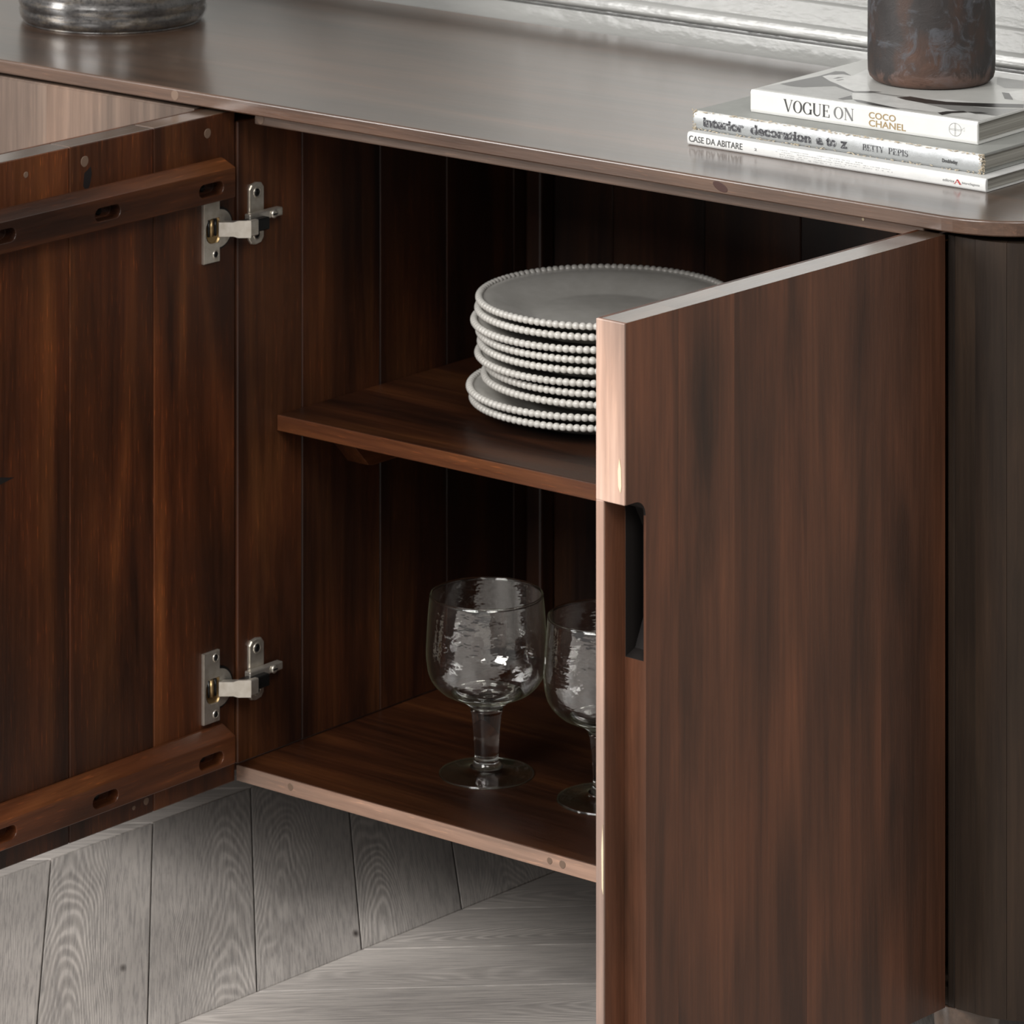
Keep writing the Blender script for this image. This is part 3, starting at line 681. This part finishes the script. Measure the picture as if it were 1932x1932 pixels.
smooth_obj(link('foot_ring', mesh_of(lathe_bm([(.0900, -.0001), (.0930, -.0001), (.0936, .0012), (.0900, .0014)], 72), 'foot_ring'), M['glaze'], pot, world=False))

# ------------------------------------------------------------------ books: local x along the spine, y depth, z up, spine face at y=0
def text_mesh(s, bold=0.0, spacing=1.0):
    cu = bpy.data.curves.new('t', 'FONT'); cu.body = s; cu.size = 1; cu.offset = bold; cu.space_character = spacing; cu.resolution_u = 3
    o = bpy.data.objects.new('t', cu); COL.objects.link(o); bpy.context.view_layer.update()
    me = bpy.data.meshes.new_from_object(o.evaluated_get(bpy.context.evaluated_depsgraph_get()))
    bpy.data.objects.remove(o); return me
def fit_text(me, x0, x1, z0, z1, y=-.0003, skew=0):
    xs = [v.co.x for v in me.vertices]; ys = [v.co.y for v in me.vertices]
    a, b = min(xs), max(xs); c, d = min(ys), max(ys)
    for v in me.vertices:
        u = (v.co.x-a)/(b-a); w = (v.co.y-c)/(d-c)
        v.co = (x0+(x1-x0)*u+skew*w, y, z0+(z1-z0)*w)
    me.materials.clear(); return me
def lettering(parent, s, x0, x1, z0, z1, mat, bold=0.0, y=-.0003, name='lettering', skew=0):
    return link(name, fit_text(text_mesh(s, bold), x0, x1, z0, z1, y, skew), mat, parent, world=False)
# serif capitals drawn as strokes (points, widths) in a unit-high box
def arc(cx, cy, rx, ry, a0, a1, n=14):
    return [(cx+rx*math.cos(math.radians(a0+(a1-a0)*i/n)), cy+ry*math.sin(math.radians(a0+(a1-a0)*i/n))) for i in range(n+1)]
TK, TN = .150, .042
def aw(a0, a1, n=14): return [TN+(TK-TN)*abs(math.cos(math.radians(a0+(a1-a0)*i/n)))**1.5 for i in range(n+1)]
def sf(x, y, w=.24): return ([(x-w/2, y), (x+w/2, y)], [TN, TN])
GL = {
 'V': (.84, [([(.12, 1), (.43, 0)], [TK, TK*.7]), ([(.74, 1), (.43, 0)], [TN, TN]), sf(.12, .985), sf(.74, .985, .2)]),
 'O': (.86, [(arc(.43, .5, .33, .485, 0, 360, 32), aw(0, 360, 32))]),
 'G': (.88, [(arc(.45, .5, .35, .485, 38, 330, 26), aw(38, 330, 26)), ([(.74, .03), (.74, .42)], [TK, TK]), sf(.74, .42, .26), ([(.72, .98), (.72, .72)], [TN, TN*1.6])]),
 'U': (.86, [([(.17, 1), (.17, .3)]+arc(.43, .3, .26, .285, 180, 360, 12)+[(.69, 1)], [TK, TK]+[TK-(TK-TN)*i/12 for i in range(13)]+[TN]), sf(.17, .985), sf(.69, .985, .2)]),
 'E': (.74, [([(.19, 0), (.19, 1)], [TK, TK]), ([(.04, .985), (.62, .985)], [TN, TN]), ([(.04, .015), (.66, .015)], [TN, TN]), ([(.19, .51), (.48, .51)], [TN, TN]), ([(.61, .99), (.61, .76)], [TN*1.7, TN]), ([(.65, .01), (.65, .26)], [TN*1.7, TN]), ([(.48, .62), (.48, .40)], [TN, TN])]),
 'N': (.90, [([(.15, 0), (.15, 1)], [TN, TN]), ([(.15, 1), (.74, 0)], [TK, TK]), ([(.74, 0), (.74, 1)], [TN, TN]), sf(.15, .015, .2), sf(.74, .985, .2), sf(.08, .985, .16)]),
 'B': (.78, [([(.19, 0), (.19, 1)], [TK, TK]), ([(.04, .985), (.40, .985)]+arc(.40, .755, .22, .23, 90, -90, 8)+[(.19, .525)], [TN, TN]+[TN+(TK-TN)*math.sin(math.pi*i/8) for i in range(9)]+[TN]), ([(.19, .525), (.42, .525)]+arc(.42, .27, .26, .255, 90, -90, 8)+[(.04, .015)], [TN, TN]+[TN+(TK-TN)*math.sin(math.pi*i/8) for i in range(9)]+[TN])]),
 'P': (.74, [([(.19, 0), (.19, 1)], [TK, TK]), ([(.04, .985), (.40, .985)]+arc(.40, .735, .25, .25, 90, -90, 8)+[(.19, .485)], [TN, TN]+[TN+(TK-TN)*math.sin(math.pi*i/8) for i in range(9)]+[TN]), sf(.19, .015, .28)]),
 'T': (.76, [([(.38, 0), (.38, 1)], [TK, TK]), ([(.05, .985), (.71, .985)], [TN, TN]), ([(.065, .99), (.065, .76)], [TN*1.7, TN]), ([(.695, .99), (.695, .76)], [TN*1.7, TN]), sf(.38, .015, .28)]),
 'Y': (.80, [([(.12, 1), (.41, .45)], [TK, TK]), ([(.70, 1), (.41, .45)], [TN, TN]), ([(.41, .5), (.41, 0)], [TK, TK]), sf(.12, .985), sf(.70, .985, .2), sf(.41, .015, .26)]),
 'I': (.40, [([(.2, 0), (.2, 1)], [TK, TK]), sf(.2, .985, .3), sf(.2, .015, .3)]),
 'S': (.64, [(arc(.32, .745, .22, .24, 40, 250, 12)+arc(.31, .255, .24, .24, 70, -150, 12), [TN+.02*math.sin(i) for i in range(4)]+[TN+(TK-TN)*(i/9) for i in range(9)]+[TK-(TK-TN)*(i/12) for i in range(13)]), ([(.50, .97), (.50, .70)], [TN, TN*1.6]), ([(.08, .03), (.08, .30)], [TN, TN*1.6])]),
 'A': (.84, [([(.15, 0), (.42, 1)], [TN*1.3, TN*1.3]), ([(.42, 1), (.70, 0)], [TK, TK]), ([(.24, .34), (.60, .34)], [TN, TN]), sf(.14, .015, .24), sf(.70, .015, .26)]),
 ' ': (.34, [])}
def serif_mesh(s, gap=.03):
    bm = bmesh.new(); x = 0
    for ch in s:
        wd, strokes = GL[ch]
        for pts, ws in strokes:
            L = []; R = []
            for i, (px, py) in enumerate(pts):
                a = pts[max(0, i-1)]; b = pts[min(len(pts)-1, i+1)]
                if len(pts) > 30 and i in (0, len(pts)-1): a, b = pts[-2], pts[1]
                dx, dy = b[0]-a[0], b[1]-a[1]; l = math.hypot(dx, dy) or 1; h = ws[i]/2
                L.append(bm.verts.new((x+px-dy/l*h, py+dx/l*h, 0))); R.append(bm.verts.new((x+px+dy/l*h, py-dx/l*h, 0)))
            for i in range(len(pts)-1): bm.faces.new((L[i], L[i+1], R[i+1], R[i]))
        x += wd+gap
    me = bpy.data.meshes.new('lettering'); bm.to_mesh(me); bm.free(); return me
def serif(parent, s, x0, x1, z0, z1, mat, gap=.03, y=-.0003):
    return link('lettering', fit_text(serif_mesh(s, gap), x0, x1, z0, z1, y), mat, parent, world=False)

def book(name, loc, rz, L, D, Tk, label, cover_mat, spine_mat, board=.0022, bulge=0.0):
    r = empty(name, loc, rz); tag(r, label, 'book', 'books stacked on the sideboard top')
    # cover: boards and spine as one U-shaped sheet
    n = 8
    o = [(D, 0)]+[(.0010, 0)]+[(-bulge*math.sin(math.pi*i/n), Tk*i/n) for i in range(n+1)][1:-1]+[(.0010, Tk), (D, Tk), (D, Tk-board), (.0030, Tk-board), (.0030, board), (D, board)]
    c = prism('cover', o, 0, L, lambda a, b, d: (d, a, b), cover_mat, r, world=False)
    bm = bmesh.new(); bm.from_mesh(c.data)
    e = [e for e in bm.edges if abs(e.verts[0].co.x-e.verts[1].co.x) < 1e-6 or abs(e.verts[0].co.y-e.verts[1].co.y) < 1e-6]
    bmesh.ops.bevel(bm, geom=bm.edges[:], offset=.00035, segments=2, affect='EDGES', clamp_overlap=True); bm.to_mesh(c.data); bm.free()
    if spine_mat is not cover_mat:
        c.data.materials.append(spine_mat)
        for p in c.data.polygons:
            if p.center.y < .0004: p.material_index = 1
    pb = box('page_block', (.002, L-.0035, .0032, D-.004, board+.0001, Tk-board-.0001), M['pages'], r, .0003, world=False)
    return r
# book 1, lowest
b1 = book('book', (.4872, .0752, .8331), .0, .3262, .235, .0118, 'white paperback with black capitals on the spine, lowest of the three stacked books', M['white_spine'], M['white_spine'], .0008, .0008)
k = .3262/565.
X1 = lambda px: (px-1297)*k
lettering(b1, 'CASE DA ABITARE', X1(1301), X1(1406), .0033, .0091, M['ink_black'], .006, -.0011)
lettering(b1, '2', X1(1429), X1(1434), .0045, .0068, M['ink_line'], .01, -.0011)
bm = bmesh.new()
for row, (zz, xa, xb) in enumerate(((.0088, 1474, 1632), (.0069, 1470, 1690), (.0050, 1474, 1690), (.0032, 1478, 1604))):
    x = xa
    while x < xb:
        wdt = random.uniform(1.0, 3.6)
        if random.random() < .72:
            hh = random.uniform(.0003, .00062)
            vs = [bm.verts.new((X1(x+a)+random.uniform(-.0002, .0002), -.0011, zz+b)) for a, b in ((0, -hh/2), (wdt, -hh/2), (wdt, hh/2), (0, hh/2))]; bm.faces.new(vs)
        x += wdt+random.uniform(.6, 2.4)
o = link('fine_print', mesh_of(bm, 'fine_print'), M['ink_grey'], b1, world=False); o['kind'] = 'stuff'
lettering(b1, 'editrice', X1(1784), X1(1805), .0046, .0070, M['ink_line'], 0, -.0011, skew=.0006)
serif(b1, 'A', X1(1803.5), X1(1819), .0036, .0078, M['ink_red'], y=-.0012)
lettering(b1, 'bitareSegesta', X1(1819), X1(1851), .0040, .0066, M['ink_line'], 0, -.0011, skew=.0006)
# book 2, middle
b2 = book('book', (.4862, .0868, .8452), math.radians(.2), .3150, .225, .0175, 'worn grey hardback with frayed corners, middle of the three stacked books', M['grey_cloth'], M['silver'], .0022, .0018)
k2 = .3150/544.
X2 = lambda px: (px-1316)*k2
lettering(b2, 'interior', X2(1336), X2(1415), .0040, .0128, M['ink_worn'], .035, -.0022)
lettering(b2, 'decoration', X2(1428), X2(1544), .0040, .0130, M['ink_worn'], .035, -.0022)
lettering(b2, 'a', X2(1554), X2(1567), .0042, .0105, M['ink_worn'], .035, -.0022)
lettering(b2, 'to', X2(1573), X2(1592), .0042, .0120, M['ink_worn'], .035, -.0022)
lettering(b2, 'z', X2(1600), X2(1613), .0042, .0105, M['ink_worn'], .035, -.0022)
serif(b2, 'BETTY', X2(1642), X2(1681), .0056, .0112, M['ink_worn'], y=-.0022)
serif(b2, 'PEPIS', X2(1690), X2(1726), .0056, .0112, M['ink_worn'], y=-.0022)
lettering(b2, 'Doubleday', X2(1789), X2(1817), .0050, .0092, M['ink_black'], .03, -.0022)
def fray(xc, n, mat, sx, z0, z1):
    bm = bmesh.new()
    for i in range(n):
        p = Vector((xc+random.gauss(0, sx), random.uniform(-.0016, .0022), random.uniform(z0, z1)))
        m = Matrix.Translation(p) @ Matrix.Rotation(random.uniform(0, 6), 4, Vector((random.random(), random.random(), random.random())).normalized()) @ Matrix.Diagonal((random.uniform(.0004, .0016), random.uniform(.0003, .0010), random.uniform(.0003, .0009), 1))
        bmesh.ops.create_icosphere(bm, subdivisions=1, radius=1, matrix=m)
    return link('frayed_edge', mesh_of(bm, 'frayed_edge'), mat, b2, world=False)
fray(.3140, 150, M['fray'], .0012, .0005, .0175); fray(.0008, 90, M['fray'], .0012, .0, .0178)
bm = bmesh.new()
for i in range(190):
    u = random.random(); top_ = random.random() < .62
    z = .0172 if top_ else .0006
    m = Matrix.Translation((.004+u*.305, -.0010+random.uniform(-.0006, .0006), z+random.gauss(0, .0004))) @ Matrix.Rotation(random.uniform(-.5, .5), 4, 'Y') @ Matrix.Diagonal((random.uniform(.0006, .0028), .0003, random.uniform(.0002, .0006), 1))
    bmesh.ops.create_icosphere(bm, subdivisions=1, radius=1, matrix=m)
link('frayed_edge', mesh_of(bm, 'frayed_edge'), M['fray'], b2, world=False)
# book 3, top
b3 = book('book', (.5318, .1112, .8630), math.radians(1.6), .2440, .190, .0202, 'white spined hardback with photographic cover, topmost book, holding the dark vase', M['white_cover'], M['white_cover'], .0022, .0)
k3 = .2440/432.
X3 = lambda px: (px-1413)*k3
serif(b3, 'VOGUE', X3(1478), X3(1567), .0048, .0164, M['ink_black'], 0.0)
serif(b3, 'ON', X3(1575), X3(1613), .0048, .0164, M['ink_line'], 0.02)
lettering(b3, 'COCO', X3(1642), X3(1693), .0098, .0158, M['ink_gold'], .012)
lettering(b3, 'CHANEL', X3(1642), X3(1712), .0028, .0088, M['ink_gold'], .012)
bm = bmesh.new()      # publisher's mark: a ringed cross with a tail
def strip(pts, wd, closed=False):
    n = len(pts); Ls = []; Rs = []
    for i, (px, pz) in enumerate(pts):
        a = pts[(i-1) % n] if closed or i else pts[i]; b = pts[(i+1) % n] if closed or i < n-1 else pts[i]
        dx, dz = b[0]-a[0], b[1]-a[1]; l = math.hypot(dx, dz) or 1
        Ls.append(bm.verts.new((px-dz/l*wd, -.0003, pz+dx/l*wd))); Rs.append(bm.verts.new((px+dz/l*wd, -.0003, pz-dx/l*wd)))
    for i in range(n if closed else n-1):
        j = (i+1) % n; bm.faces.new((Ls[i], Ls[j], Rs[j], Rs[i]))
mx, mz, mr = X3(1804), .0108, .0057
strip([(mx+mr*1.12*math.cos(2*math.pi*i/32), mz+mr*math.sin(2*math.pi*i/32)) for i in range(32)], .00013, True)
for o_ in (-.0005, .0005):
    strip([(mx+o_, mz-mr), (mx+o_, mz+mr)], .0001); strip([(mx-mr*1.12, mz+o_), (mx+mr*1.12, mz+o_)], .0001)
strip([(mx+mr*1.12, mz+.0004), (mx+mr*1.7, mz+.0028), (mx+mr*1.7, mz-.0004)], .00012, True)
link('emblem', mesh_of(bm, 'emblem'), M['ink_line'], b3, world=False)
# printed cover: flat patches of grey on the board, local x, y
def patch(pts, mat, z=.02022, name='cover_print'):
    bm = bmesh.new(); bm.faces.new([bm.verts.new((x, y, z)) for x, y in pts]); bmesh.ops.triangulate(bm, faces=bm.faces[:])
    me = bpy.data.meshes.new(name); bm.to_mesh(me); bm.free(); link(name, me, M[mat], b3, world=False)
patch([(.0008, .006), (.2432, .006), (.2432, .1895), (.0008, .1895)], 'cover_grey', .02025)
patch([(0.0012, 0.0106), (0.0051, 0.0376), (0.0322, 0.0382), (0.0531, 0.0596), (0.0805, 0.0474), (0.103, 0.0614), (0.086, 0.0369), (0.0875, 0.0121), (0.0998, 0.0065), (0.1308, 0.0065), (0.1546, 0.0065), (0.0875, 0.0065)], 'g4', 0.02028)
patch([(0.0159, 0.0933), (0.0185, 0.1135), (0.0363, 0.1136), (0.029, 0.1489), (0.0706, 0.0864), (0.0908, 0.0606), (0.0782, 0.0509), (0.0634, 0.0587), (0.0461, 0.0701), (0.0331, 0.0797)], 'g5', 0.02030)
patch([(0.0827, 0.043), (0.105, 0.0559), (0.1396, 0.0464), (0.1596, 0.0422), (0.1939, 0.0323), (0.2095, 0.0343), (0.1918, 0.0139), (0.1556, 0.0065), (0.1203, 0.0161), (0.0996, 0.0189)], 'g5', 0.02030)
patch([(0.2051, 0.01), (0.2169, 0.0299), (0.2428, 0.0325), (0.2427, 0.0084), (0.2207, 0.0095)], 'g5', 0.02030)
patch([(0.1432, 0.0578), (0.1663, 0.0705), (0.1993, 0.0771), (0.1866, 0.063), (0.158, 0.0495)], 'g5', 0.02030)
patch([(0.1905, 0.1307), (0.197, 0.1532), (0.2261, 0.1064), (0.2178, 0.1068), (0.1991, 0.1243)], 'g5', 0.02030)
patch([(0.1596, 0.0422), (0.1788, 0.051), (0.2192, 0.0602), (0.2428, 0.0748), (0.2428, 0.055), (0.2428, 0.0336), (0.2162, 0.031), (0.1939, 0.0323)], 'g3', 0.02032)
patch([(0.1203, 0.0161), (0.152, 0.0108), (0.1918, 0.0139), (0.1768, 0.0132), (0.1447, 0.0077)], 'g3', 0.02032)
patch([(0.0931, 0.0572), (0.1314, 0.059), (0.1262, 0.055), (0.108, 0.0539)], 'g3', 0.02032)
patch([(0.146, 0.189), (0.1748, 0.189), (0.1952, 0.1562), (0.1794, 0.1484), (0.1643, 0.1588)], 'g3', 0.02032)
patch([(0.006, 0.0382), (0.0129, 0.0928), (0.0114, 0.1216), (0.0191, 0.1248), (0.036, 0.1116), (0.0252, 0.1132), (0.0215, 0.1067), (0.0172, 0.1034), (0.0159, 0.0933), (0.0339, 0.0785), (0.0471, 0.0709), (0.0674, 0.0575), (0.08, 0.0505), (0.0908, 0.0606), (0.1015, 0.0637), (0.0923, 0.0513), (0.0813, 0.0463), (0.0672, 0.0529), (0.0523, 0.0608), (0.0447, 0.0531), (0.0322, 0.0382), (0.0196, 0.0355)], 'g2', 0.02034)
patch([(0.0996, 0.0189), (0.1085, 0.0197), (0.1382, 0.0128), (0.1588, 0.0065), (0.1306, 0.0065), (0.1095, 0.0111)], 'g2', 0.02034)
patch([(0.1884, 0.1291), (0.1955, 0.1302), (0.2157, 0.1052), (0.2069, 0.1044)], 'g2', 0.02034)
patch([(0.2118, 0.0343), (0.2226, 0.0402), (0.2313, 0.0386), (0.2231, 0.0297)], 'g2', 0.02034)
patch([(0.0875, 0.0121), (0.0879, 0.034), (0.0993, 0.0186), (0.0938, 0.011)], 'g1', 0.02036)
patch([(0.126, 0.0505), (0.1328, 0.0618), (0.1496, 0.0601), (0.1725, 0.0607), (0.2022, 0.0751), (0.2339, 0.0937), (0.2428, 0.0788), (0.2171, 0.0637), (0.1802, 0.0487), (0.1606, 0.043), (0.1386, 0.0456)], 'g1', 0.02036)
patch([(0.1936, 0.0136), (0.1961, 0.0239), (0.2078, 0.0346), (0.2139, 0.031), (0.2045, 0.0204), (0.2024, 0.007)], 'g1', 0.02036)
patch([(0.0305, 0.0884), (0.03, 0.0988), (0.0351, 0.1009), (0.0329, 0.0921)], 'g1', 0.02036)
patch([(0.0366, 0.0842), (0.0388, 0.093), (0.041, 0.0921), (0.0395, 0.0846)], 'g1', 0.02036)
# vase
vase = empty('clay_vase', (.6320, .2560, .8834)); tag(vase, 'tall dark burnt clay cylinder vase standing on the top book', 'vase')
pr = [(0, 0), (.0500, 0), (.0540, .0012), (.0572, .0045), (.0585, .0090), (.0589, .0200), (.0587, .06), (.0584, .12), (.0580, .20), (.0585, .235), (.0580, .2385), (.0550, .2385), (.0545, .20), (.0545, .02), (.050, .012), (0, .010)]
smooth_obj(link('vase_body', mesh_of(lathe_bm(pr, 96), 'vase_body'), M['rust'], vase, world=False))
smooth_obj(link('vase_rim', mesh_of(lathe_bm([(.0548, .2384), (.0582, .2384), (.0586, .2400), (.0570, .2412), (.0550, .2400)], 72), 'vase_rim'), M['rust'], vase, world=False))
